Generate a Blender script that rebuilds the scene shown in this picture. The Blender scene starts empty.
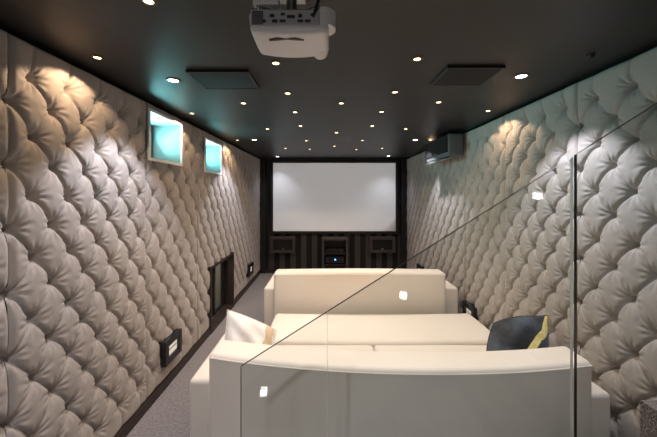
import bpy, bmesh, math, random
import numpy as np
from mathutils import Vector, Matrix
random.seed(7); PI = math.pi; R = math.radians
S = bpy.context.scene
COL = S.collection

# ------------------------------------------------------------------ materials
def new_mat(name):
    m = bpy.data.materials.new(name); m.use_nodes = True
    nt = m.node_tree; nt.nodes.clear()
    out = nt.nodes.new('ShaderNodeOutputMaterial')
    return m, nt, out

def pbr(name, col, rough=.6, metal=0., sheen=0., bump=None, var=None, spec=.5, coat=0., emit=None, estr=0.):
    """bump=(scale,strength,distance)  var=(scale,amount,colour2)"""
    m, nt, out = new_mat(name)
    b = nt.nodes.new('ShaderNodeBsdfPrincipled')
    b.inputs['Base Color'].default_value = (*col, 1)
    b.inputs['Roughness'].default_value = rough
    b.inputs['Metallic'].default_value = metal
    b.inputs['Specular IOR Level'].default_value = spec
    b.inputs['Sheen Weight'].default_value = sheen
    b.inputs['Sheen Roughness'].default_value = .4
    b.inputs['Coat Weight'].default_value = coat
    if emit:
        b.inputs['Emission Color'].default_value = (*emit, 1)
        b.inputs['Emission Strength'].default_value = estr
    tc = nt.nodes.new('ShaderNodeTexCoord')
    if var:
        n = nt.nodes.new('ShaderNodeTexNoise'); n.inputs['Scale'].default_value = var[0]
        n.inputs['Detail'].default_value = 4
        nt.links.new(tc.outputs['Object'], n.inputs['Vector'])
        mx = nt.nodes.new('ShaderNodeMix'); mx.data_type = 'RGBA'
        mx.inputs[6].default_value = (*col, 1); mx.inputs[7].default_value = (*var[2], 1)
        mr = nt.nodes.new('ShaderNodeMapRange')
        mr.inputs[1].default_value = .5-.5*var[1]; mr.inputs[2].default_value = .5+.5*var[1]
        nt.links.new(n.outputs['Fac'], mr.inputs[0])
        nt.links.new(mr.outputs[0], mx.inputs[0])
        nt.links.new(mx.outputs[2], b.inputs['Base Color'])
    if bump:
        n = nt.nodes.new('ShaderNodeTexNoise'); n.inputs['Scale'].default_value = bump[0]
        n.inputs['Detail'].default_value = 3
        nt.links.new(tc.outputs['Object'], n.inputs['Vector'])
        bp = nt.nodes.new('ShaderNodeBump'); bp.inputs['Strength'].default_value = bump[1]
        bp.inputs['Distance'].default_value = bump[2]
        nt.links.new(n.outputs['Fac'], bp.inputs['Height'])
        nt.links.new(bp.outputs['Normal'], b.inputs['Normal'])
    nt.links.new(b.outputs[0], out.inputs[0])
    return m

def emis(name, col, s):
    m, nt, out = new_mat(name)
    e = nt.nodes.new('ShaderNodeEmission')
    e.inputs[0].default_value = (*col, 1); e.inputs[1].default_value = s
    nt.links.new(e.outputs[0], out.inputs[0]); return m

def thin_glass(name, tint, f0=.045):
    m, nt, out = new_mat(name)
    lw = nt.nodes.new('ShaderNodeLayerWeight'); lw.inputs[0].default_value = .5
    pw = nt.nodes.new('ShaderNodeMath'); pw.operation = 'POWER'; pw.inputs[1].default_value = 5
    nt.links.new(lw.outputs['Facing'], pw.inputs[0])
    ma = nt.nodes.new('ShaderNodeMath'); ma.operation = 'MULTIPLY_ADD'
    ma.inputs[1].default_value = 1-f0; ma.inputs[2].default_value = f0
    nt.links.new(pw.outputs[0], ma.inputs[0])
    t = nt.nodes.new('ShaderNodeBsdfTransparent'); t.inputs[0].default_value = (*tint, 1)
    g = nt.nodes.new('ShaderNodeBsdfGlossy'); g.inputs['Roughness'].default_value = 0.0
    mx = nt.nodes.new('ShaderNodeMixShader')
    nt.links.new(ma.outputs[0], mx.inputs[0]); nt.links.new(t.outputs[0], mx.inputs[1]); nt.links.new(g.outputs[0], mx.inputs[2])
    nt.links.new(mx.outputs[0], out.inputs[0]); return m

M = {}
M['velvet'] = pbr('tufted velvet', (.385, .343, .312), .72, sheen=.3, bump=(260, .12, .002), var=(1.3, .6, (.345, .312, .292)))
M['cream'] = pbr('cream upholstery', (.73, .675, .60), .62, sheen=.1, bump=(420, .15, .001), var=(3, .6, (.70, .64, .56)))
M['piping'] = pbr('cream piping', (.80, .74, .65), .5)
M['ceiling'] = pbr('dark satin ceiling', (.013, .0115, .0105), .45, bump=(30, .02, .002))
M['black'] = pbr('black paint', (.012, .011, .011), .5)
M['blackgloss'] = pbr('black gloss', (.010, .010, .011), .12)
M['darkbrown'] = pbr('dark brown timber', (.030, .019, .016), .45, bump=(40, .1, .002))
M['carpet'] = pbr('grey carpet', (.30, .275, .285), .95, sheen=.25, bump=(150, 1.0, .014), var=(48, .35, (.17, .152, .16)))
M['loopcarpet'] = pbr('nubby brown carpet', (.34, .28, .25), .95, sheen=.3, bump=(120, 1.0, .02), var=(110, .28, (.045, .034, .03)))
M['screen'] = pbr('screen fabric', (.80, .80, .80), .85, spec=.1)
M['whiteplastic'] = pbr('white plastic', (.86, .83, .81), .38)
M['greyplastic'] = pbr('grey plastic', (.30, .30, .30), .45)
M['acgrey'] = pbr('grey appliance casing', (.13, .13, .13), .55)
M['acblack'] = pbr('black appliance front', (.008, .008, .008), .6, spec=.2)
M['aclouvre'] = pbr('pale grey louvre', (.34, .33, .32), .6)
M['panelgrey'] = pbr('light grey connector panel', (.48, .47, .46), .45)
M['darkplastic'] = pbr('dark grey plastic', (.07, .068, .068), .45)
M['port'] = pbr('connector ports', (.02, .02, .022), .4)
M['metal'] = pbr('brushed steel', (.55, .54, .52), .35, metal=1)
M['reveal'] = pbr('painted window reveal', (.23, .27, .27), .5)
M['whitetrim'] = pbr('white window trim', (.80, .82, .82), .4)
M['wframe'] = pbr('dark window frame', (.03, .04, .042), .4)
M['daylight'] = emis('daylight through obscured pane', (.42, .92, .95), 3.0)
M['warm'] = emis('warm lamp', (1.0, .72, .40), 7)
M['cool'] = emis('cool lamp', (.86, .93, 1.0), 12)
M['steplamp'] = emis('step lamp', (1., .98, .95), 20)
M['lowlamp'] = pbr('pale lamp diffuser', (.75, .72, .68), .5, emit=(1., .93, .84), estr=.35)
M['blueled'] = emis('blue indicator', (.05, .2, 1.), 14)
M['stripe_a'] = pbr('black velvet stripe', (.008, .007, .007), .8)
M['stripe_b'] = pbr('brown satin stripe', (.060, .048, .047), .5)
M['cab'] = pbr('dark cabinet veneer', (.022, .016, .015), .4)
M['grille'] = pbr('speaker cloth', (.012, .010, .010), .9)
M['plaster'] = pbr('charcoal plaster', (.05, .048, .045), .7)
M['glass'] = thin_glass('clear balustrade glass', (.935, .948, .94))
M['winglass'] = thin_glass('window glass', (.85, .88, .86), .05)
M['filler_glint'], nt_, out_ = new_mat('pale joint filler and painted edge glint')  # pale joint filler; also paints a catch light on one pane edge
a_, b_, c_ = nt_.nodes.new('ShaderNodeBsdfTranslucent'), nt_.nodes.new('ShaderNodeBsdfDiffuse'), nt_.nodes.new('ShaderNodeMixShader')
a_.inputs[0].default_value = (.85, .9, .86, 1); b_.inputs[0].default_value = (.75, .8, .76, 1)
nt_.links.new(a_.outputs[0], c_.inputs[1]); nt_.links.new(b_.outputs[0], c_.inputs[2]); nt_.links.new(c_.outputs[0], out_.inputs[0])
M['glassedge'] = pbr('green glass edge', (.004, .009, .008), .3, spec=.2)
M['greyroom'] = pbr('pale plaster beyond', (.35, .32, .29), .7)
M['gold'] = pbr('gold stud', (.8, .6, .2), .3, metal=1)
M['trimring'] = pbr('bronze lamp ring', (.09, .07, .055), .35, metal=.6)

def cushion_mat(name, base, base2, band, band2, angle, width, off, wave, rough_band=.35):
    m, nt, out = new_mat(name); N = nt.nodes; L = nt.links
    b = N.new('ShaderNodeBsdfPrincipled'); b.inputs['Roughness'].default_value = .7; b.inputs['Sheen Weight'].default_value = .15
    uv = N.new('ShaderNodeUVMap'); uv.uv_map = 'flat'
    mp = N.new('ShaderNodeMapping'); mp.inputs['Rotation'].default_value = (0, 0, angle)
    L.new(uv.outputs[0], mp.inputs[0])
    nz = N.new('ShaderNodeTexNoise'); nz.inputs['Scale'].default_value = 2.4; nz.inputs['Detail'].default_value = 6
    L.new(uv.outputs[0], nz.inputs['Vector'])
    cr = N.new('ShaderNodeValToRGB')
    cr.color_ramp.elements[0].position = .42; cr.color_ramp.elements[0].color = (*base, 1)
    cr.color_ramp.elements[1].position = .68; cr.color_ramp.elements[1].color = (*base2, 1)
    L.new(nz.outputs['Fac'], cr.inputs[0])
    n2 = N.new('ShaderNodeTexNoise'); n2.inputs['Scale'].default_value = 3.; n2.inputs['Detail'].default_value = 5
    L.new(uv.outputs[0], n2.inputs['Vector'])
    sx = N.new('ShaderNodeSeparateXYZ'); L.new(mp.outputs[0], sx.inputs[0])
    a = N.new('ShaderNodeMath'); a.operation = 'MULTIPLY_ADD'; a.inputs[1].default_value = wave
    L.new(n2.outputs['Fac'], a.inputs[0]); L.new(sx.outputs['X'], a.inputs[2])
    s = N.new('ShaderNodeMath'); s.operation = 'SUBTRACT'; s.inputs[1].default_value = off+wave*.5
    L.new(a.outputs[0], s.inputs[0])
    ab = N.new('ShaderNodeMath'); ab.operation = 'ABSOLUTE'; L.new(s.outputs[0], ab.inputs[0])
    lt = N.new('ShaderNodeMath'); lt.operation = 'LESS_THAN'; lt.inputs[1].default_value = width
    L.new(ab.outputs[0], lt.inputs[0])
    vo = N.new('ShaderNodeTexVoronoi'); vo.inputs['Scale'].default_value = 22
    L.new(uv.outputs[0], vo.inputs['Vector'])
    c2 = N.new('ShaderNodeMix'); c2.data_type = 'RGBA'
    c2.inputs[6].default_value = (*band, 1); c2.inputs[7].default_value = (*band2, 1)
    L.new(vo.outputs['Distance'], c2.inputs[0])
    mx = N.new('ShaderNodeMix'); mx.data_type = 'RGBA'
    L.new(lt.outputs[0], mx.inputs[0]); L.new(cr.outputs[0], mx.inputs[6]); L.new(c2.outputs[2], mx.inputs[7])
    L.new(mx.outputs[2], b.inputs['Base Color'])
    bp = N.new('ShaderNodeBump'); bp.inputs['Strength'].default_value = .3; bp.inputs['Distance'].default_value = .004
    L.new(vo.outputs['Distance'], bp.inputs['Height']); L.new(bp.outputs[0], b.inputs['Normal'])
    L.new(b.outputs[0], out.inputs[0]); return m
M['navy'] = cushion_mat('navy marbled cushion', (.006, .009, .016), (.07, .10, .14), (.72, .58, .12), (.95, .86, .42), .708, .07, .14, .20)
M['whitecush'] = cushion_mat('white cushion', (.84, .82, .79), (.78, .75, .71), (.55, .42, .25), (.66, .53, .36), 0., .09, .86, .25)

# ------------------------------------------------------------------ helpers
def obj(name, bm, mat, parent=None, smooth=False):
    """link a bmesh (world coordinates) as ONE mesh object, re-based to its thing"""
    me = bpy.data.meshes.new(name)
    if parent is not None:
        p = parent; off = Vector((0, 0, 0))
        while p is not None: off += p.location; p = p.parent
        bmesh.ops.translate(bm, verts=bm.verts[:], vec=-off)
    bmesh.ops.recalc_face_normals(bm, faces=bm.faces[:])
    bm.to_mesh(me); bm.free()
    o = bpy.data.objects.new(name, me); COL.objects.link(o)
    for m in (mat if isinstance(mat, (list, tuple)) else [mat]): me.materials.append(M[m])
    if smooth:
        for p in me.polygons: p.use_smooth = True
        try: me.set_sharp_from_angle(angle=math.radians(40))
        except Exception: pass
    if parent is not None: o.parent = parent
    return o

def thing(name, label, cat, loc, group=None):
    o = bpy.data.objects.new(name, None); COL.objects.link(o)
    o.empty_display_size = .05
    o.location = loc; tag(o, label, cat, group); return o
def tag(o, label, cat, group=None):
    o['label'] = label; o['category'] = cat
    if group: o['group'] = group
    return o
def struct(name, bm, mat, parent=None, smooth=False):
    o = obj(name, bm, mat, parent, smooth)
    if parent is None: o['kind'] = 'structure'
    return o

def box(bm, x0, x1, y0, y1, z0, z1, r=0., seg=2, nx=1, ny=1, deform=None):
    t = bmesh.new()
    xs = [x0+(x1-x0)*i/nx for i in range(nx+1)]; ys = [y0+(y1-y0)*i/ny for i in range(ny+1)]
    g = [[[t.verts.new((x, y, z)) for z in (z0, z1)] for y in ys] for x in xs]
    for i in range(nx):
        for j in range(ny):
            t.faces.new((g[i][j][0], g[i][j+1][0], g[i+1][j+1][0], g[i+1][j][0]))
            t.faces.new((g[i][j][1], g[i+1][j][1], g[i+1][j+1][1], g[i][j+1][1]))
        t.faces.new((g[i][0][0], g[i+1][0][0], g[i+1][0][1], g[i][0][1]))
        t.faces.new((g[i][ny][0], g[i][ny][1], g[i+1][ny][1], g[i+1][ny][0]))
    for j in range(ny):
        t.faces.new((g[0][j][0], g[0][j][1], g[0][j+1][1], g[0][j+1][0]))
        t.faces.new((g[nx][j][0], g[nx][j+1][0], g[nx][j+1][1], g[nx][j][1]))
    bmesh.ops.recalc_face_normals(t, faces=t.faces[:])
    if r > 0:
        ed = [e for e in t.edges if len(e.link_faces) == 2 and e.calc_face_angle() > .5]
        bmesh.ops.bevel(t, geom=ed, offset=r, segments=seg, profile=.5, affect='EDGES')
    if deform:
        for v in t.verts: v.co = Vector(deform(v.co.x, v.co.y, v.co.z))
    merge(bm, t); return bm
def merge(bm, t):
    me = bpy.data.meshes.new('tmp'); t.to_mesh(me); t.free()
    bm.from_mesh(me); bpy.data.meshes.remove(me)
def B(*a, **k): return box(bmesh.new(), *a, **k)

def tube(bm, pts, r, seg=8, cap=True):
    pts = [Vector(p) for p in pts]; rings = []
    for i, p in enumerate(pts):
        d = (pts[min(i+1, len(pts)-1)]-pts[max(i-1, 0)]).normalized()
        up = Vector((0, 0, 1)) if abs(d.z) < .9 else Vector((1, 0, 0))
        a = d.cross(up).normalized(); b = d.cross(a)
        rings.append([bm.verts.new(p+a*r*math.cos(2*PI*k/seg)+b*r*math.sin(2*PI*k/seg)) for k in range(seg)])
    for q, w in zip(rings, rings[1:]):
        for k in range(seg): bm.faces.new((q[k], q[(k+1) % seg], w[(k+1) % seg], w[k]))
    if cap: bm.faces.new(rings[0]); bm.faces.new(rings[-1][::-1])
    return bm
def lathe(bm, prof, cx, cy, seg=20):
    """prof: list of (radius, z); revolved about the vertical through cx,cy"""
    rings = []
    for r, z in prof:
        if r < 1e-6: rings.append([bm.verts.new((cx, cy, z))])
        else: rings.append([bm.verts.new((cx+r*math.cos(2*PI*k/seg), cy+r*math.sin(2*PI*k/seg), z)) for k in range(seg)])
    for q, w in zip(rings, rings[1:]):
        for k in range(seg):
            a = [q[k % len(q)], q[(k+1) % len(q)], w[(k+1) % len(w)], w[k % len(w)]]
            u = []
            for v in a:
                if v not in u: u.append(v)
            if len(u) > 2: bm.faces.new(u)
    return bm
def prism_y(bm, poly, y0, y1):
    """poly: list of (x,z); extruded along y"""
    a = [bm.verts.new((x, y0, z)) for x, z in poly]; b = [bm.verts.new((x, y1, z)) for x, z in poly]
    bm.faces.new(a); bm.faces.new(b[::-1]); n = len(poly)
    for i in range(n): bm.faces.new((a[i], a[(i+1) % n], b[(i+1) % n], b[i]))
    return bm

# ------------------------------------------------------------------ dimensions
CAM = 1.88; H = 2.70; XL = -1.56; YF = 7.36; YN = -1.3
def xr(y): return 1.75+.0155*y          # right wall opens very slightly
F = 310.
TH = .07                                   # panel stand-off from the wall behind

# ------------------------------------------------------------------ room shell
W1 = (2.70, 3.27, 2.19, 2.59); W2 = (3.93, 4.49, 2.17, 2.56)      # windows on the left wall (y0,y1,z0,z1)
DO = (4.13, 5.14, 0., .89)                                      # low glazed opening
struct('floor', B(-3.0, 2.4, YN, YF+.2, -.1, 0.), 'carpet')
struct('ceiling', B(-1.95, 2.4, YN, YF+.2, H, H+.12), 'ceiling')
def wall_with_holes(x0, x1, ya, yb, z0, z1, holes):
    bm = bmesh.new()
    ys = sorted({ya, yb, *[h[0] for h in holes], *[h[1] for h in holes]})
    zs = sorted({z0, z1, *[h[2] for h in holes if h[2] > z0], *[h[3] for h in holes if h[3] < z1]})
    for a, b in zip(ys, ys[1:]):
        for c, d in zip(zs, zs[1:]):
            m = ((a+b)/2, (c+d)/2)
            if any(h[0] < m[0] < h[1] and h[2] < m[1] < h[3] for h in holes): continue
            box(bm, x0, x1, a, b, c, d)
    bmesh.ops.remove_doubles(bm, verts=bm.verts[:], dist=1e-5)
    return bm
WX = XL-TH
grow = lambda h, t: (h[0]-t, h[1]+t, h[2]-t, h[3]+t)
struct('wall_left', wall_with_holes(WX-.25, WX, YN, YF, 0, H, [grow(W1, .02), grow(W2, .02), grow(DO, .006)]), 'black')
bm = bmesh.new()
prism = [(xr(YN)+TH, YN), (xr(YF)+TH, YF), (2.4, YF), (2.4, YN)]
a = [bm.verts.new((x, y, 0)) for x, y in prism]; b = [bm.verts.new((x, y, H)) for x, y in prism]
bm.faces.new(a); bm.faces.new(b[::-1])
for i in range(4): bm.faces.new((a[i], a[(i+1) % 4], b[(i+1) % 4], b[i]))
struct('wall_right', bm, 'black')
struct('wall_far', B(-1.95, 2.4, YF, YF+.15, 0, H), 'black')
struct('wall_near', B(-1.95, 2.4, YN-.12, YN, 0, H), 'plaster')
# skirtings under the panels
struct('baseboard_left', wall_with_holes(WX, XL+.012, .3, YF-.12, 0, .085, [DO]), 'darkbrown')
bm = bmesh.new()
pr = [(xr(.3)+TH, .3), (xr(YF-.12)+TH, YF-.12), (xr(YF-.12)-.012, YF-.12), (xr(.3)-.012, .3)]
a = [bm.verts.new((x, y, 0)) for x, y in pr]; b = [bm.verts.new((x, y, .085)) for x, y in pr]
bm.faces.new(a); bm.faces.new(b[::-1])
for i in range(4): bm.faces.new((a[i], a[(i+1) % 4], b[(i+1) % 4], b[i]))
struct('baseboard_right', bm, 'darkbrown')

# ------------------------------------------------------------------ tufted wall panels
def Pf(f):
    return np.sin(np.pi/2*np.clip(f/.12, 0, 1))*(1-np.clip(f, 0, 1)**2.0)
def panel(name, label, side, ya, yb, u0, w, hh, v0, nfull, holes=(), N=24, seed=0):
    """side -1 left / +1 right.  Buttons at u0+k*w, v0+j*hh (j<nfull) and half-way between"""
    zb, zt = .085, 2.675
    du, dv = w/N, hh/N
    iu0 = math.ceil((ya-u0)/du+1e-6); iu1 = math.floor((yb-u0)/du-1e-6)
    iv0 = math.ceil((zb-v0)/dv+1e-6); iv1 = math.floor((zt-v0)/dv-1e-6)
    iu = np.arange(iu0-1, iu1+2); iv = np.arange(iv0-1, iv1+2)
    us = u0+iu*du; us[0] = ya+.002; us[-1] = yb-.002
    vs = v0+iv*dv; vs[0] = zb; vs[-1] = zt
    U, V = np.meshgrid(us, vs, indexing='ij')
    un, vn = (U-u0)/w, (V-v0)/hh
    vtop = nfull-1
    vc = np.clip(vn, 0, vtop)
    a = un+vc; bneg = vc-un
    eps = 1e-6
    fa = np.mod(a+eps, 1.)-eps; fb = np.mod(bneg+eps, 1.)-eps
    fa = np.clip(fa, 0, 1); fb = np.clip(fb, 0, 1)
    cu = np.floor(a+eps)-np.floor(bneg+eps); cv = np.floor(a+eps)+np.floor(bneg+eps)
    amp = .93+.14*np.mod(np.sin(cu*12.9898+cv*78.233+seed)*43758.5453, 1.)
    out = np.maximum(vn-vtop, -vn)*hh
    ins = np.clip(1-out/.02, 0, 1); ins = np.where(out <= 0, 1., ins)
    wd = w*hh/2/math.hypot(w/2, hh/2)
    up, dn = fa*wd, (1-fa)*wd
    bq = np.minimum(fb, 1-fb)*wd
    dome = np.sqrt(np.clip(np.sin(np.pi*fa)*np.sin(np.pi*fb), 0, 1))
    along = .55+.45*np.cos(2*np.pi*fb)              # pleat is deepest at the buttons
    tuft = .011*dome**1.5*amp+.004*np.exp(-up/.05)*(1-np.exp(-up/.008))-.003*np.exp(-dn/.035)*(1-np.exp(-dn/.006))
    tuft -= (.018+.010*along)*np.exp(-np.minimum(up/.7, dn)/.0065)+(.002+.007*np.clip(along*0+.5+.5*np.cos(2*np.pi*fa), 0, 1))*np.exp(-bq/.010)
    fu = np.mod(un+eps, 1.)
    fd = np.minimum(fu, 1-fu)*w
    tuft_e = .010*np.sqrt(np.clip(np.sin(np.pi*fu), 0, 1))-.018*np.exp(-fd/.010)*np.clip(1-out/.25, .3, 1)
    tuft = tuft*ins+tuft_e*(1-ins)
    # distance to nearest button
    j0 = np.round(a); k0 = np.round(bneg)
    bu = (j0-k0)/2*w+u0; bv = (j0+k0)/2*hh+v0
    bv = np.clip(bv, v0, v0+vtop*hh)
    dx, dy = U-bu, V-bv
    d = np.sqrt(dx**2+dy**2)
    th = np.arctan2(dy, dx)
    dep = .8+.4*np.mod(np.sin(j0*3.17+k0*7.31+seed)*951.3, 1.)
    dim = np.exp(-(d/.027)**1.15)*dep
    ph = j0*2.3+k0*1.7+seed
    wr = (np.abs(np.cos(5.5*th+ph))-.62)*np.exp(-((d-.046)/.032)**2)*.0125
    wr += (np.abs(np.cos(2.5*th+2*ph))-.6)*np.exp(-((d-.085)/.035)**2)*.0040
    h = -.004+tuft-.055*dim+wr
    h += .003*np.sin(U*5.1+seed)*np.sin(V*4.3+seed*2)
    # seam: rolled edge
    ed = np.minimum(np.minimum(U-ya, yb-U)/.035, 1.); ed = np.clip(ed, 0, 1)
    ev = np.clip(np.minimum(V-zb, zt-V)/.025, 0, 1)
    e = np.sqrt(1-(1-np.minimum(ed, ev))**2)
    h = -.03+(h+.03)*e
    # gentle hand-made irregularity in the plane of the wall
    inner = np.clip(np.minimum(np.minimum(U-ya, yb-U), np.minimum(V-zb, zt-V))/.08, 0, 1)
    Up = U+inner*(.007*np.sin(V*9+U*3+seed)+.004*np.sin(V*23+seed*3))
    Vp = V+inner*(.007*np.sin(U*8-V*4+seed*5)+.004*np.sin(U*21+seed))
    if side < 0: X = XL+h
    else: X = xr(Up)-h
    nu, nv = U.shape
    co = np.stack([X, Up, Vp], -1).reshape(-1, 3)
    idx = np.arange(nu*nv).reshape(nu, nv)
    faces = []
    for i in range(nu-1):
        uc = (us[i]+us[i+1])/2
        for j in range(nv-1):
            vcen = (vs[j]+vs[j+1])/2
            if any(p[0] < uc < p[1] and p[2] < vcen < p[3] for p in holes): continue
            p00, p10, p11, p01 = idx[i, j], idx[i+1, j], idx[i+1, j+1], idx[i, j+1]
            gi, gj = iu[i], iv[j]
            if (gi+gj+1) % N == 0: t = [(p00, p10, p01), (p10, p11, p01)]
            else: t = [(p00, p10, p11), (p00, p11, p01)]
            faces += t
    # return edges to the wall behind
    back = []
    ring = list(idx[:, 0])+list(idx[-1, 1:])+list(idx[::-1, -1][1:])+list(idx[0, ::-1][1:-1])
    base = len(co); ex = []
    for q in ring:
        x, y, z = co[q]; ex.append((x+side*.045, y, z))
    co = np.concatenate([co, np.array(ex)])
    n = len(ring)
    cset = set()
    for f in faces: cset.update(f)
    for k_ in range(n):
        q0, q1 = ring[k_], ring[(k_+1) % n]
        if q0 in cset and q1 in cset: faces.append((q0, q1, base+(k_+1) % n)); faces.append((q0, base+(k_+1) % n, base+k_))
    if side < 0: faces = [f[::-1] for f in faces]
    faces = [tuple(int(q) for q in f) for f in faces]
    me = bpy.data.meshes.new(name)
    me.from_pydata([tuple(c) for c in co.tolist()], [], faces)
    bm = bmesh.new(); bm.from_mesh(me); 
    loose = [v for v in bm.verts if not v.link_faces]
    bmesh.ops.delete(bm, geom=loose, context='VERTS'); bm.to_mesh(me); bm.free()
    me.materials.append(M['velvet'])
    for p in me.polygons: p.use_smooth = True
    o = bpy.data.objects.new(name, me); COL.objects.link(o)
    tag(o, label, 'wall panel', 'tufted wall panels')
    return o

holes = [(W1[0]-.01, W1[1]+.01, W1[2]-.01, W1[3]+.01), (W2[0]-.01, W2[1]+.01, W2[2]-.01, W2[3]+.01), (DO[0]-.01, DO[1]+.01, -.1, DO[3]+.01)]
LP = [(.36, 1.53, 'sliver of buttoned grey velvet wall panel at the extreme left edge, nearest the camera'),
      (1.53, 2.69, 'large buttoned grey velvet panel on left wall, between the near edge and the first window'),
      (2.69, 3.73, 'buttoned grey velvet panel surrounding the larger, nearer high window'),
      (3.73, 4.93, 'buttoned grey velvet panel with the second high window and the low dark opening'),
      (4.93, 6.14, 'buttoned velvet panel on left wall just past the low dark opening'),
      (6.14, YF-.12, 'buttoned velvet panel on left wall, last before the black screen wall')]
for i, (a_, b_, l) in enumerate(LP):
    w = .237 if i < 2 else (b_-a_)/round((b_-a_)/.237)
    panel('tufted_wall_panel', l, -1, a_, b_, a_+.131 if i != 0 else 1.53-.12-4*.237, w, .322, .25, 8, holes, N=34 if i < 2 else 24, seed=i*1.7)
RP = [(.86, 2.22, 'largest buttoned grey velvet panel at right edge, seen through the far right glass pane'),
      (2.22, 3.15, 'buttoned velvet panel on right wall just left of the vertical glass joint'),
      (3.15, 4.07, 'buttoned velvet panel on right wall, between the scallop of warm light and the air conditioner'),
      (4.07, 5.10, 'buttoned velvet panel on right wall beneath the air conditioner'),
      (5.10, 6.20, 'buttoned velvet panel on right wall just past the air conditioner'),
      (6.20, YF-.12, 'buttoned velvet panel on right wall, last before the black screen wall')]
for i, (a_, b_, l) in enumerate(RP):
    w = .26 if i == 0 else (b_-a_)/round((b_-a_)/.258)
    panel('tufted_wall_panel', l, 1, a_, b_, 2.08-5*.26+.0 if i == 0 else a_+.14, w, .315, .315, 8, N=36 if i < 2 else 24, seed=10+i*1.3)

# ------------------------------------------------------------------ windows in the left wall
def window(n, W):
    y0, y1, z0, z1 = W; d = .285; t = .018
    bm = bmesh.new()          # painted reveal lining, open to the room and to the pane
    xa, xb = XL-d, XL+.0115
    box(bm, xa, xb, y0-t, y0, z0-t, z1+t); box(bm, xa, xb, y1, y1+t, z0-t, z1+t)
    box(bm, xa, xb, y0, y1, z0-t, z0); box(bm, xa, xb, y0, y1, z1, z1+t)
    r = struct('window_%d' % n, bm, 'reveal')
    bm = bmesh.new(); f = .035
    box(bm, xa-.03, xa+.012, y0, y0+f, z0, z1); box(bm, xa-.03, xa+.012, y1-f, y1, z0, z1)
    box(bm, xa-.03, xa+.012, y0+f, y1-f, z0, z0+f); box(bm, xa-.03, xa+.012, y0+f, y1-f, z1-f, z1)
    obj('window_frame', bm, 'wframe', r)
    bm = bmesh.new(); e_ = .026; x_, x2_ = XL+.012, XL+.026
    for q in ((y0-e_, y0, z0-e_, z1+e_), (y1, y1+e_, z0-e_, z1+e_), (y0, y1, z0-e_, z0), (y0, y1, z1, z1+e_)): box(bm, x_, x2_, *q)
    obj('window_trim', bm, 'whitetrim', r)
    obj('pane', B(xa-.02, xa-.012, y0+f-.004, y1-f+.004, z0+f-.004, z1-f+.004), 'daylight', r)
window(1, W1); window(2, W2)
for W in (W1, W2):                # daylight bounced up from the ground outside
    l = bpy.data.lights.new('window daylight', 'AREA'); l.shape = 'RECTANGLE'; l.size = W[1]-W[0]-.08; l.size_y = W[3]-W[2]-.08
    l.color = (.30, .86, .90); l.energy = 17; l.spread = R(120)
    o = bpy.data.objects.new('window_daylight', l); COL.objects.link(o)
    o.location = (XL-.262, (W[0]+W[1])/2, (W[2]+W[3])/2)
    d = Vector((1, 0, .6)).normalized(); o.rotation_euler = d.to_track_quat('-Z', 'Y').to_euler()

# low glazed opening
y0, y1, _, z1 = DO
bm = bmesh.new(); t = .03
xa, xb = XL-.19, XL+.02
box(bm, xa, xb, y0-.005, y0+t, .0, z1+.005); box(bm, xa, xb, y1-t, y1+.005, .0, z1+.005)
box(bm, xa, xb, y0+t, y1-t, z1-t, z1+.005); box(bm, xa, xb, y0+t, y1-t, .0, .04)
dr = struct('door_1', bm, 'darkbrown')
bm = bmesh.new(); xa2, xb2 = XL-.155, XL-.115; f = .05
for a_, b_ in ((y0+t, y0+t+f), ((y0+y1)/2-f/2, (y0+y1)/2+f/2), (y1-t-f, y1-t)): box(bm, xa2, xb2, a_, b_, .04, z1-t, r=.004)
box(bm, xa2, xb2, y0+t, y1-t, .04, .04+f, r=.004); box(bm, xa2, xb2, y0+t, y1-t, z1-t-f, z1-t, r=.004)
obj('door_frame', bm, 'blackgloss', dr)
obj('pane', B(XL-.139, XL-.133, y0+t+f-.003, y1-t-f+.003, .085, z1-t-f+.003), 'winglass', dr)
bm = B(XL-.122, XL-.105, y0+t+.01, y1-t-.01, .042, .056); obj('threshold_strip', bm, 'metal', dr)
l = bpy.data.lights.new('passage lamp', 'POINT'); l.color = (1., .9, .75); l.energy = 14; l.shadow_soft_size = .1
o = bpy.data.objects.new('passage_lamp_glow', l); COL.objects.link(o); o.location = (-2.2, y0+.35, .95)
# the dim space seen through that glass
bm = bmesh.new()
box(bm, -2.95, -2.9, y0-.7, y1+.9, 0, 1.2); box(bm, -2.9, WX-.25, y0-.75, y0-.7, 0, 1.2); box(bm, -2.9, WX-.25, y1+.85, y1+.9, 0, 1.2)
box(bm, -2.95, WX-.25, y0-.75, y1+.9, 1.2, 1.25)
box(bm, WX-.249, XL-.195, y1-.03, y1+.004, .0, z1); box(bm, WX-.249, XL-.195, y0-.004, y0+.03, .0, z1)
struct('wall_beyond', bm, 'greyroom')

# ------------------------------------------------------------------ screen wall
yw = YF
s = thing('projection_screen', 'large white projection screen in black frame on far wall', 'screen', (.178, yw-.09, .98))
sx0, sx1, sz0, sz1 = -1.265, 1.610, .985, 2.585
obj('screen_fabric', B(sx0, sx1, yw-.085, yw-.075, sz0, sz1), 'screen', s)
bm = bmesh.new(); fw = .065
box(bm, sx0-fw, sx0, yw-.10, yw-.001, sz0-fw, sz1+fw, r=.006); box(bm, sx1, sx1+fw, yw-.10, yw-.001, sz0-fw, sz1+fw, r=.006)
box(bm, sx0, sx1, yw-.10, yw-.001, sz0-fw, sz0, r=.006); box(bm, sx0, sx1, yw-.10, yw-.001, sz1, sz1+fw, r=.006)
obj('screen_frame', bm, 'black', s)
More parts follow.
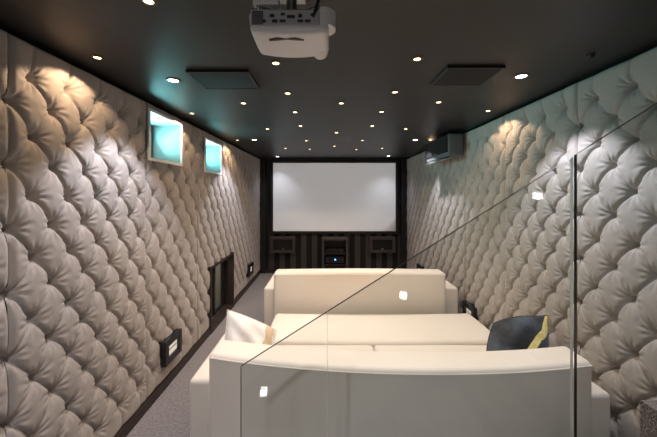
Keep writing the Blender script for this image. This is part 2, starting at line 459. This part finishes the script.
# striped dado below
bm = bmesh.new(); bm2 = bmesh.new()
n = 26; x0, x1 = -1.50, 1.80; wst = (x1-x0)/n
for i in range(n):
    box(bm if i % 2 else bm2, x0+i*wst, x0+(i+1)*wst, yw-.035-(.006 if i % 2 else 0), yw-.001, .0, .905)
st = tag(obj('striped_dado', bm2, 'stripe_a'), 'black and brown vertical striped dado under the screen', 'wall covering')
o = obj('brown_stripes', bm, 'stripe_b', st); o['label'] = 'brown satin stripes'
for xa, xb, l, za, zb in ((-1.305, -.735, 'dark box speaker under the left end of the screen', .50, .86),
                  (.99, 1.58, 'dark box speaker under the right end of the screen', .50, .86)):
    t = thing('wall_speaker', l, 'speaker', ((xa+xb)/2, yw-.16, za), 'speakers below the screen')
    bm = bmesh.new()
    fr = .06
    box(bm, xa, xa+fr, yw-.20, yw-.042, za, zb, r=.004); box(bm, xb-fr, xb, yw-.20, yw-.042, za, zb, r=.004)
    box(bm, xa+fr, xb-fr, yw-.20, yw-.042, za, za+fr, r=.004); box(bm, xa+fr, xb-fr, yw-.20, yw-.042, zb-fr, zb, r=.004)
    box(bm, xa+fr, xb-fr, yw-.10, yw-.042, za+fr, zb-fr)
    obj('cabinet', bm, 'stripe_b', t)
    obj('grille', B(xa+fr, xb-fr, yw-.185, yw-.165, za+fr, zb-fr, r=.006), 'grille', t)
    obj('badge', B((xa+xb)/2-.02, (xa+xb)/2+.02, yw-.189, yw-.184, za+fr+.015, za+fr+.03), 'metal', t)
# centre media cabinet
t = thing('media_cabinet', 'dark media cabinet centred under the screen', 'cabinet', (.175, yw-.25, 0))
xa, xb, zb = -.115, .475, .86; fr = .05
bm = bmesh.new()
box(bm, xa, xa+fr, yw-.40, yw-.042, 0, zb, r=.004); box(bm, xb-fr, xb, yw-.40, yw-.042, 0, zb, r=.004)
box(bm, xa+fr, xb-fr, yw-.40, yw-.042, zb-fr, zb, r=.004); box(bm, xa+fr, xb-fr, yw-.40, yw-.042, 0, .06, r=.004)
box(bm, xa+fr, xb-fr, yw-.07, yw-.042, .06, zb-fr)
obj('carcass', bm, 'stripe_b', t)
obj('shelf', B(xa+fr, xb-fr, yw-.39, yw-.07, .50, .53), 'cab', t)
obj('shelf', B(xa+fr, xb-fr, yw-.39, yw-.07, .25, .275), 'cab', t)
def box_device(name, label, cat, x0, x1, z0, z1, led):
    d = thing(name, label, cat, ((x0+x1)/2, yw-.25, z0))
    obj('case', B(x0, x1, yw-.36, yw-.09, z0, z1, r=.004), 'blackgloss', d)
    obj('knob', tube(bmesh.new(), [(x1-.06, yw-.362, (z0+z1)/2), (x1-.06, yw-.377, (z0+z1)/2)], .018, 14), 'darkplastic', d)
    if led: obj('indicator_light', B(led-.012, led+.012, yw-.366, yw-.36, (z0+z1)/2-.012, (z0+z1)/2+.012), 'blueled', d)
box_device('audio_amplifier', 'black amplifier with small blue light in the centre cabinet', 'amplifier', -.03, .39, .3, .45, .185)
box_device('disc_player', 'slim black player on the upper shelf of the centre cabinet', 'player', -.02, .38, .53, .62, None)
struct('baseboard_far', B(-1.60, 1.86, yw-.08, yw-.042, 0, .075), 'darkbrown')
bm = B(XL-.03, XL+.12, yw-.12, yw, 0, H); struct('trim_1', bm, 'black')
struct('trim_2', B(xr(yw)-.13, xr(yw)+.06, yw-.12, yw, 0, H), 'black')
struct('trim_3', B(XL+.12, xr(yw)-.13, yw-.12, yw, 2.66, H), 'black')

# ------------------------------------------------------------------ sofas
def sofa(label, x0, x1, aL, aR, yrear, th, yfront, yL, yR, zt, za, zs, curve, split):
    """x0..x1 inner width (= back width), aL/aR outer arm faces"""
    r = thing('sofa', label, 'sofa', ((x0+x1)/2, (yrear+yfront)/2, 0), 'cream sofas')
    g = .004
    # back
    def dfm(x, y, z):
        puff = .018*math.sin(PI*min(max((x-x0)/(x1-x0), 0), 1))
        zz = z+(puff if z > zt-.05 else 0)
        return x, y+curve(x), zz
    obj('backrest', B(x0+g, x1-g, yrear, yrear+th, .07, zt, r=.035, seg=4, nx=28, deform=dfm), 'cream', r, True)
    pts = [(x0+.02+(x1-x0-.04)*i/28, 0, 0) for i in range(29)]
    pts = [(p[0], yrear+.004+curve(p[0]), zt-.022+.014*math.sin(PI*i/28)) for i, p in enumerate(pts)]
    obj('piping', tube(bmesh.new(), pts, .0055, 6), 'piping', r, True)
    # arms
    obj('arm', B(aL, x0-g, yL, yfront, .07, za, r=.03, seg=4), 'cream', r, True)
    obj('arm', B(x1+g, aR, yR, yfront, .07, za, r=.03, seg=4), 'cream', r, True)
    # seat
    yb = yrear+th
    def front_only(x, y, z):
        k = (yfront-y)/(yfront-yb); return x, y+curve(x)*max(0, min(1, k)), z
    obj('seat_base', B(x0+g, x1-g, yb+g, yfront-.01, .07, .27, r=.015, nx=20, ny=2, deform=front_only), 'cream', r, True)
    xs = [x0+g]+split+[x1-g]
    for a_, b_ in zip(xs, xs[1:]):
        def puffc(x, y, z, a_=a_, b_=b_):
            x_, y_, z_ = front_only(x, y, z)
            if z > zs-.06: z_ += .012*math.sin(PI*min(max((x-a_)/(b_-a_), 0), 1))*math.sin(PI*min(max((y-yb)/(yfront-yb), 0), 1))-.006
            return x_, y_, z_
        obj('seat_cushion', B(a_+.003, b_-.003, yb+g, yfront, .274, zs, r=.035, seg=4, nx=14, ny=8, deform=puffc), 'cream', r, True)
    for fx in (aL+.07, aR-.07):
        for fy in (max(yL, yR)+.08, yfront-.08):
            obj('foot', lathe(bmesh.new(), [(0, 0), (.022, 0), (.03, .07), (0, .07)], fx, fy, 14), 'darkbrown', r, True)
    return r
def cur1(x):
    t = (x-.42)/1.17; return .16*t*t-.045*t
sofa('cream sofa in the foreground, seen from behind through the glass, cushions at both ends', -.745, 1.585, -.904, 1.735,
     1.72, .225, 2.95, 2.02, 1.88, .88, .66, .45, cur1, [.44])
sofa('cream sofa of the far row, facing the screen, behind the ottoman', -.672, 1.49, -.815, 1.69,
     3.83, .24, 4.90, 3.98, 3.98, .88, .66, .45, lambda x: .03*((x-.41)/1.08)**2, [.41])

# large ottoman between the rows
o_ = thing('ottoman', 'long low cream ottoman between the two sofas', 'ottoman', (.53, 3.34, 0))
def oz(x, y, z):
    k = (x+.61)/2.28
    z2 = z
    if z > .40: z2 = z+.012*math.sin(PI*min(max((y-2.99)/.70, 0), 1))-.014*math.sin(PI*min(max(k, 0), 1))
    return x, y, z2
obj('cushion_top', B(-.61, 1.69, 2.985, 3.685, .24, .46, r=.04, seg=4, nx=24, ny=8, deform=oz), 'cream', o_, True)
obj('ottoman_base', B(-.59, 1.67, 3.005, 3.665, .06, .236, r=.012), 'cream', o_, True)
for fx in (-.52, 1.6):
    for fy in (3.07, 3.6):
        obj('foot', lathe(bmesh.new(), [(0, 0), (.022, 0), (.028, .06), (0, .06)], fx, fy, 14), 'darkbrown', o_, True)

# ------------------------------------------------------------------ cushions
def cushion(name, label, mat, size, thick, mtx, seed=0, n=26, droop=0., rnd=0., shear=0.):
    me = bpy.data.meshes.new(name); bm = bmesh.new(); uvl = bm.loops.layers.uv.new('flat')
    def pt(s, t, sg):
        e = 1-.075*(1-t*t) if True else 1
        e2 = 1-.075*(1-s*s)
        if rnd: e, e2 = math.sqrt(1-rnd*t*t*(1-.8*max(0, s*t if s > 0 and t > 0 else 0))), math.sqrt(1-rnd*s*s*(1-.8*max(0, s*t if s > 0 and t > 0 else 0)))
        x = s*e*size/2; y = t*e2*size/2
        th = ((1-abs(s)**2.6)*(1-abs(t)**2.6))**.55*thick/2
        wr = (.010 if rnd else .022)*math.sin(s*5+seed+t*3)*math.cos(t*6+seed*2)*(1-abs(s)**4)*(1-abs(t)**4)
        x += shear*y
        return Vector((x, y-droop*(s*s)*.5, sg*th+wr*1.0+.012*math.sin(s*2.5+seed)))
    G = {}
    for sg in (1, -1):
        for i in range(n+1):
            for j in range(n+1):
                s = -1+2*i/n; t = -1+2*j/n
                edge = i in (0, n) or j in (0, n)
                if edge and sg == -1: G[(sg, i, j)] = G[(1, i, j)]
                else: G[(sg, i, j)] = bm.verts.new(pt(s, t, sg))
    for sg in (1, -1):
        for i in range(n):
            for j in range(n):
                q = [(i, j), (i+1, j), (i+1, j+1), (i, j+1)]
                if sg < 0: q = q[::-1]
                f = bm.faces.new([G[(sg, *k)] for k in q]); f.smooth = True
                for lp, k in zip(f.loops, q): lp[uvl].uv = (k[0]/n, k[1]/n)
    bm.to_mesh(me); bm.free(); me.materials.append(M[mat])
    o = bpy.data.objects.new(name, me); COL.objects.link(o); o.matrix_world = mtx
    tag(o, label, 'cushion', 'cushions on the near sofa')
    e = bmesh.new(); pts = []
    for i in range(n): pts.append(pt(-1+2*i/n, -1, 1))
    for i in range(n): pts.append(pt(1, -1+2*i/n, 1))
    for i in range(n): pts.append(pt(1-2*i/n, 1, 1))
    for i in range(n+1): pts.append(pt(-1, 1-2*i/n, 1))
    tube(e, pts, .004, 6); me2 = bpy.data.meshes.new('edge_piping'); e.to_mesh(me2); e.free(); me2.materials.append(M[mat])
    c = bpy.data.objects.new('edge_piping', me2); COL.objects.link(c); c.parent = o
    return o
def frame(loc, rx, ry, rz):
    return Matrix.Translation(loc) @ Matrix.Rotation(rz, 4, 'Z') @ Matrix.Rotation(ry, 4, 'Y') @ Matrix.Rotation(rx, 4, 'X')
cushion('scatter_cushion', 'crumpled white scatter cushion with beige band at left end of near sofa', 'whitecush', .43, .17,
        Matrix.Translation((-.60, 2.40, .675)) @ Matrix.Rotation(R(8), 4, 'Z') @ Matrix.Rotation(R(66), 4, 'X') @ Matrix.Rotation(R(-24), 4, 'Z'), 1.3, droop=.05, shear=-.35)
cushion('scatter_cushion', 'navy marbled scatter cushion with gold diagonal band at right end of near sofa', 'navy', .45, .24,
        Matrix.Translation((1.44, 2.34, .70)) @ Matrix.Rotation(R(-8), 4, 'Z') @ Matrix.Rotation(R(66), 4, 'X') @ Matrix.Rotation(R(7), 4, 'Z'), 2.1, rnd=.30, shear=.36)

# ------------------------------------------------------------------ glass balustrade and stair
G0, G1 = 1.590, 1.609
def gz(x): return .987+.632*(x+.444)
def glass_pane(xa, xb, label, strip=0):
    bm = prism_y(bmesh.new(), [(xa, .0), (xb, .0), (xb, gz(xb)), (xa, gz(xa))], G0, G1)
    bmesh.ops.recalc_face_normals(bm, faces=bm.faces[:])
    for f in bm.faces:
        if abs(f.normal.y) < .9: f.material_index = 2 if f.normal.x > .9 and .5 < xb < 1.5 else 1  # middle pane's right edge coloured pale to stand in for internal reflection
    o = obj('glass_balustrade_pane', bm, ['glass', 'glassedge', 'filler_glint'])
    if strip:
        c = obj('joint_strip', prism_y(bmesh.new(), [(xb+.0005, .0), (xb+strip, .0), (xb+strip, gz(xb+strip)-.004), (xb+.0005, gz(xb)-.004)], G0, G1), 'filler_glint', o)
        c['label'] = 'pale joint filler strip'
    tag(o, label, 'glass pane', 'frameless glass balustrade panes'); return o
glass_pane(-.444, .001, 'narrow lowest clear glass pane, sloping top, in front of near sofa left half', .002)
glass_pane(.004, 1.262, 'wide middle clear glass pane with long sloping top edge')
glass_pane(1.282, 1.745, 'tallest clear glass pane at right, against the right wall')
# stair behind the glass, on the camera's side
bm = bmesh.new()
tops = [(1.565, .845), (1.305, .635), (1.045, .475), (.785, .31), (.525, .155)]
poly = [(1.735, 0), (1.735, .845)]
for (x, z), nxt in zip(tops, tops[1:]+[None]):
    poly.append((x, z)); poly.append((x, nxt[1] if nxt else 0))
prism_y(bm, poly, .705, 1.55)
ed = [e for e in bm.edges if len(e.link_faces) == 2 and abs((e.verts[0].co-e.verts[1].co).y) > .5 and e.calc_face_angle() > 1]
bmesh.ops.bevel(bm, geom=ed, offset=.014, segments=3, profile=.5, affect='EDGES')
tag(obj('carpeted_stair', bm, 'loopcarpet', None, True), 'nubby brown-grey carpeted stair at the bottom right corner, beside the wall', 'stair')
# sloping half wall on the near side of the stair, with square step lights
def wz(x): return 1.295+.72*(x-.745)
bm = prism_y(bmesh.new(), [(-.72, 0), (1.735, 0), (1.735, wz(1.735)), (-.72, wz(-.72))], .58, .70)
struct('wall_stair', bm, 'plaster')
for x, z, l in ((-.508, .283, 'lowest'), (.613, 1.057, 'middle'), (1.694, 1.856, 'highest')):
    q = .026
    t = thing('step_light', '%s of three small square white stair lights mirrored in the glass' % l, 'light', (x, .70, z-q), 'square stair lights')
    obj('bezel', B(x-q-.006, x+q+.006, .700, .704, z-q-.006, z+q+.006), 'metal', t)
    obj('diffuser', B(x-q, x+q, .704, .708, z-q, z+q), 'steplamp', t)

# ------------------------------------------------------------------ square framed low wall lights
def wall_frame(side, ya, yb, za, zb, label):
    xo = XL if side < 0 else xr((ya+yb)/2)
    t = thing('wall_light', label, 'wall light', (xo, (ya+yb)/2, za), 'black framed low wall lights')
    f = .06
    def bx(a, b, c, d, x0, x1, r=0):
        xs = sorted((xo-side*x0, xo-side*x1)); return (xs[0], xs[1], a, b, c, d)
    bm = bmesh.new()
    for a, b, c, d in ((ya, ya+f, za, zb), (yb-f, yb, za, zb), (ya+f, yb-f, za, za+f), (ya+f, yb-f, zb-f, zb)):
        box(bm, *bx(a, b, c, d, -.03, .055), r=.004)
    obj('frame', bm, 'blackgloss', t)
    obj('lamp_plate', B(*bx(ya+f, yb-f, za+f, zb-f, -.02, .030)), 'lowlamp', t)
    bm = B(*bx(ya+f+.02, yb-f-.02, (za+zb)/2-.004, (za+zb)/2+.004, .030, .036)); obj('louvre', bm, 'greyplastic', t)
wall_frame(-1, 2.90, 3.22, .245, .475, 'black square-framed wall light low on left wall, beside the near sofa')
wall_frame(-1, 6.05, 6.36, .245, .475, 'black square-framed wall light low on left wall, past the dark opening')
wall_frame(1, 3.72, 4.02, .255, .495, 'black square-framed wall light low on right wall, at the right end of the ottoman')
wall_frame(1, 5.90, 6.20, .245, .475, 'black square-framed wall light low on right wall, nearest the screen')

# ------------------------------------------------------------------ air conditioner
xw = xr(4.45)-.04
t = thing('air_conditioner', 'wall-mounted air conditioner with black front high on right wall', 'air conditioner', (xw-.02, 4.47, 2.36))
obj('body', B(xw-.205, xw+.0, 4.02, 4.92, 2.36, 2.655, r=.02, seg=3), 'acgrey', t, True)
obj('front_panel', B(xw-.222, xw-.206, 4.035, 4.905, 2.415, 2.645, r=.006), 'acblack', t)
bm = bmesh.new(); box(bm, -.10, .0, 4.05, 4.89, -.006, .006, r=.003)
bmesh.ops.rotate(bm, verts=bm.verts[:], cent=(0, 0, 0), matrix=Matrix.Rotation(R(-14), 3, 'Y'))
bmesh.ops.translate(bm, verts=bm.verts[:], vec=(xw-.13, 0, 2.35))
obj('louvre', bm, 'aclouvre', t)
obj('indicator_strip', B(xw-.224, xw-.2215, 4.42, 4.52, 2.43, 2.438), 'greyplastic', t)

# ------------------------------------------------------------------ ceiling fittings
def spot(parent, x, y, col, watts, cone, blend):
    l = bpy.data.lights.new('downlight', 'SPOT'); l.color = col; l.energy = watts
    l.spot_size = R(cone); l.spot_blend = blend; l.shadow_soft_size = .022
    o = bpy.data.objects.new('downlight_beam', l); COL.objects.link(o)
    o.parent = parent; o.location = (0, 0, -.014)
    return o
def downlight(label, x, y, kind, watts, cone, blend, r):
    t = thing('ceiling_downlight', label, 'downlight', (x, y, H), 'recessed ceiling downlights')
    obj('trim_ring', lathe(bmesh.new(), [(r, H-.001), (r, H-.006), (r+.010, H-.007), (r+.016, H-.003), (r+.016, H-.0005), (r, H-.0005)], x, y, 24), 'trimring', t, True)
    obj('lamp', lathe(bmesh.new(), [(0, H-.004), (r*.96, H-.004), (r*.96, H-.001), (0, H-.001)], x, y, 20), 'warm' if kind == 'w' else 'cool', t)
    bl_ = 1. if (kind == 'c' and y > 6) else blend
    if kind == 'c' and y > 6: watts *= .35
    spot(t, x, y, ((1., .68, .42) if 'beside' in label else (1., .77, .55)) if kind == 'w' else (.88, .89, 1.), watts, cone, bl_)
ORD = ['nearest', 'second', 'third', 'fourth', 'fifth', 'sixth', 'seventh']
WI, WW, WC = 12., 13., 66.
rows = [('w', 'warm recessed downlight beside left wall', -1.385, [1.87, 3.18, 4.79, 6.3], WW, 131, .12, .020),
        ('w', 'warm recessed downlight beside right wall', 1.60, [3.08, 4.79, 6.3, 1.75], WW, 131, .12, .020),
        ('w', 'warm recessed downlight in left outer ceiling row', -.76, [1.32, 2.82, 3.95, 5.67], WI, 112, .25, .021),
        ('w', 'warm recessed downlight in right outer ceiling row', 1.005, [2.79, 3.95, 5.65], WI, 112, .25, .021),
        ('w', 'warm recessed downlight in left inner ceiling row', -.322, [1.95, 2.54, 3.13, 3.77, 4.84, 5.77], WI, 112, .25, .021),
        ('w', 'warm recessed downlight in right inner ceiling row', .55, [1.89, 2.51, 3.12, 3.77, 4.82, 5.8], WI, 112, .25, .021),
        ('w', 'warm recessed downlight in central ceiling row', .13, [2.82, 4.2, 5.4], WI, 112, .25, .021),
        ('c', 'cool white recessed downlight along left side of ceiling', -1.115, [2.25, 4.75, 6.95], WC, 100, .35, .036),
        ('c', 'cool white recessed downlight along right side of ceiling', 1.36, [2.17, 4.77, 6.85], WC, 100, .35, .036)]
for kind, lab, x, ys, watts, cone, bl, r in rows:
    for i, y in enumerate(sorted(ys)):
        if lab.endswith('right wall') and y in (1.75, 6.3): continue
        if lab.endswith('left wall') and y == 6.3: continue
        downlight('%s, %s from the camera' % (lab, ORD[i] if not (lab.endswith('right wall')) else ORD[i-1]), x, y, kind, watts, cone, bl, r)
# unseen spots added over the stair to brighten near walls and sofa back
for x, y in ((-.8, -.3), (.5, -.3), (1.3, .35), (-.9, .5)):
    l = bpy.data.lights.new('added stair spot', 'SPOT'); l.color = (.92, .92, 1.); l.energy = 62; l.spot_size = R(112); l.spot_blend = .5; l.shadow_soft_size = .08
    o = bpy.data.objects.new('added_stair_spot', l); COL.objects.link(o); o.location = (x, y, H-.02)

l = bpy.data.lights.new('added projector fill', 'POINT'); l.color = (1., .95, .9); l.energy = 6; l.shadow_soft_size = .12  # unseen point light added to brighten the projector's rear, no fitting
o = bpy.data.objects.new('added_projector_fill', l); COL.objects.link(o); o.location = (-.2, -.3, 2.25)
for x0, x1, y0, y1, l in ((-.94, -.52, 2.06, 2.40, 'flush black ceiling speaker panel left of the projector'),
                          (.775, 1.147, 1.99, 2.32, 'flush black ceiling speaker panel right of the projector')):
    t = thing('ceiling_speaker', l, 'ceiling speaker', ((x0+x1)/2, (y0+y1)/2, H), 'flush ceiling speakers')
    obj('grille', B(x0+.012, x1-.012, y0+.012, y1-.012, H-.016, H-.001), 'grille', t)
    bm = bmesh.new()
    box(bm, x0, x0+.012, y0, y1, H-.018, H-.0005); box(bm, x1-.012, x1, y0, y1, H-.018, H-.0005)
    box(bm, x0+.012, x1-.012, y0, y0+.012, H-.018, H-.0005); box(bm, x0+.012, x1-.012, y1-.012, y1, H-.018, H-.0005)
    obj('frame', bm, 'black', t)
tag(obj('ceiling_sensor', lathe(bmesh.new(), [(0, H-.02), (.012, H-.02), (.022, H-.006), (.022, H-.0005), (0, H-.0005)], 1.565, 1.84, 16), 'black'),
    'tiny black sensor on the ceiling near the right wall', 'sensor')

# projector, hung upside down
px0, px1, py0, py1, pz0, pz1 = -.300, .012, 1.16, 1.385, 2.478, 2.572
t = thing('projector', 'white video projector hanging from the ceiling, rear connectors facing the camera', 'projector', (-.145, 1.27, H))
def pbody(x, y, z):
    k = (z-pz0)/(pz1-pz0)
    f = (y-py0)/(py1-py0)
    sx = 1-.05*(1-k)*(1-f)-.02*f
    c = (px0+px1)/2
    zz = z
    if k < .3: zz = z+.012*(1-math.sin(PI*min(max((x-px0)/(px1-px0), 0), 1)))-.004*math.sin(PI*f)
    return c+(x-c)*sx, y+.010*(2*(x-c)/(px1-px0))**2*(1 if f < .5 else -1), zz
obj('housing', B(px0, px1, py0, py1, pz0, pz1, r=.020, seg=4, nx=18, ny=6, deform=pbody), 'whiteplastic', t, True)
pl = obj('connector_panel', B(px0+.014, px1-.04, py0-.003, py0+.03, pz0+.026, pz1-.006, r=.004), 'panelgrey', t)
def port(x, z, w, h): obj('port', B(x-w/2, x+w/2, py0-.007, py0-.0032, z-h/2, z+h/2, r=.002), 'port', pl)
for x, z, w, h in ((-.205, .066, .018, .012), (-.195, .045, .02, .012), (-.165, .045, .022, .010), (-.135, .062, .03, .012), (-.165, .072, .016, .010),
                   (-.10, .045, .022, .010), (-.072, .045, .02, .010), (-.10, .066, .014, .014), (-.235, .045, .012, .012), (-.055, .07, .014, .010)):
    port(x, pz0+z*.95, w, h)
bm = bmesh.new()
for k in range(7): box(bm, px0+.020, px0+.062, py0-.006, py0-.0032, pz0+.030+k*.0075, pz0+.034+k*.0075)
obj('vent', bm, 'darkplastic', pl)
bm = bmesh.new()   # curved dark slot on the cover
pts = [(-.225+.135*i/14, py0+.05-.010*math.sin(PI*i/14), pz0-.0035) for i in range(15)]
for (xa_, ya_, za_), (xb_, yb_, zb_) in zip(pts, pts[1:]):
    kk = pts.index((xa_, ya_, za_))+.5; wdt = .003+.010*abs(math.sin(2*PI*kk/14))**1.5
    box(bm, xa_, xb_+.0002, ya_-wdt, ya_+wdt*.3, za_-.001, za_+.009)
obj('cover_slot', bm, 'port', t)
lb = bmesh.new(); tube(lb, [(-.03, py1-.055, pz0+.036), (-.03, py1+.012, pz0+.036)], .034, 26); obj('lens_barrel', lb, 'whiteplastic', t, True)
obj('lens', tube(bmesh.new(), [(-.03, py1+.010, pz0+.036), (-.03, py1+.016, pz0+.036)], .027, 24), 'blackgloss', t)
sb = bmesh.new(); tube(sb, [(px1-.030, py0+.060, pz0+.042), (px1-.030, py0+.060, pz1+.012)], .052, 28); obj('side_bulge', sb, 'whiteplastic', t, True)
bm = bmesh.new()
box(bm, -.20, -.09, 1.21, 1.33, H-.012, H-.0005, r=.003); tube(bm, [(-.145, 1.27, H-.012), (-.145, 1.27, pz1+.03)], .022, 18)
box(bm, -.215, -.075, 1.22, 1.32, pz1+.022, pz1+.032, r=.003)
obj('ceiling_mount', bm, 'metal', t, True)
for a_, b_ in (((-.21, 1.225), (-.265, 1.19)), ((-.08, 1.225), (-.03, 1.19)), ((-.21, 1.315), (-.25, 1.35)), ((-.08, 1.315), (-.05, 1.35))):
    obj('mount_arm', tube(bmesh.new(), [(a_[0], a_[1], pz1+.028), (b_[0], b_[1], pz1+.022), (b_[0], b_[1], pz1-.004)], .007, 8), 'metal', t, True)
obj('mount_plate', B(-.285, -.185, 1.185, 1.215, pz1+.030, pz1+.062, r=.004), 'whiteplastic', t)
l = bpy.data.lights.new('projector beam', 'SPOT'); l.energy = 340; l.spot_size = R(40); l.spot_blend = .1; l.shadow_soft_size = .01
l.use_nodes = True; nt = l.node_tree; N_ = nt.nodes; em = next(q for q in N_ if q.type == 'EMISSION')
em.inputs[0].default_value = (.98, .97, 1., 1)
tcn = N_.new('ShaderNodeTexCoord'); sp = N_.new('ShaderNodeSeparateXYZ'); nt.links.new(tcn.outputs['Normal'], sp.inputs[0])
BX, BY, BZ = -.03, py1+.03, pz0+.038
lim = []
dist = (yw-.085)-BY
for ax, lo, hi in (('X', sx0-BX, sx1-BX), ('Y', sz0-BZ, sz1-BZ)):
    dv = N_.new('ShaderNodeMath'); dv.operation = 'DIVIDE'; nt.links.new(sp.outputs[ax], dv.inputs[0]); nt.links.new(sp.outputs['Z'], dv.inputs[1])
    ab = N_.new('ShaderNodeMath'); ab.operation = 'ADD'; ab.inputs[1].default_value = (lo+hi)/2/dist; nt.links.new(dv.outputs[0], ab.inputs[0])
    aa = N_.new('ShaderNodeMath'); aa.operation = 'ABSOLUTE'; nt.links.new(ab.outputs[0], aa.inputs[0])
    lt = N_.new('ShaderNodeMath'); lt.operation = 'LESS_THAN'; lt.inputs[1].default_value = (hi-lo)/2/dist; nt.links.new(aa.outputs[0], lt.inputs[0]); lim.append(lt)
mu = N_.new('ShaderNodeMath'); mu.operation = 'MULTIPLY'; nt.links.new(lim[0].outputs[0], mu.inputs[0]); nt.links.new(lim[1].outputs[0], mu.inputs[1])
nt.links.new(mu.outputs[0], em.inputs[1])
lo_ = bpy.data.objects.new('projector_beam', l); COL.objects.link(lo_); lo_.parent = t
lo_.location = Vector((BX, BY, BZ))-t.location; lo_.rotation_euler = (PI/2, 0, 0)
pts = []
for i in range(13):
    k = i/12; pts.append((-.052+.03*k+.012*math.sin(PI*k), py0-.012-.02*math.sin(PI*k)+.10*k*k, pz0+.055+(H-.003-pz0-.055)*k))
obj('cable', tube(bmesh.new(), pts, .0055, 8), 'black', t, True)

# ------------------------------------------------------------------ world, camera
w = bpy.data.worlds.new('World'); S.world = w; w.use_nodes = True
w.node_tree.nodes['Background'].inputs[0].default_value = (.5, .8, .85, 1)
w.node_tree.nodes['Background'].inputs[1].default_value = .3
cd = bpy.data.cameras.new('Camera'); cam = bpy.data.objects.new('Camera', cd); COL.objects.link(cam)
cam.location = (0, 0, CAM); cam.rotation_euler = (PI/2, 0, 0)
cd.sensor_width = 36; cd.lens = F/657*36
cd.shift_x = 1.5/657; cd.shift_y = -25.5/657
cd.clip_start = .02
S.camera = cam
S.view_settings.view_transform = 'Standard'; S.view_settings.look = 'None'
S.view_settings.exposure = 0.18; S.view_settings.gamma = 1; S.view_settings.use_curve_mapping = False
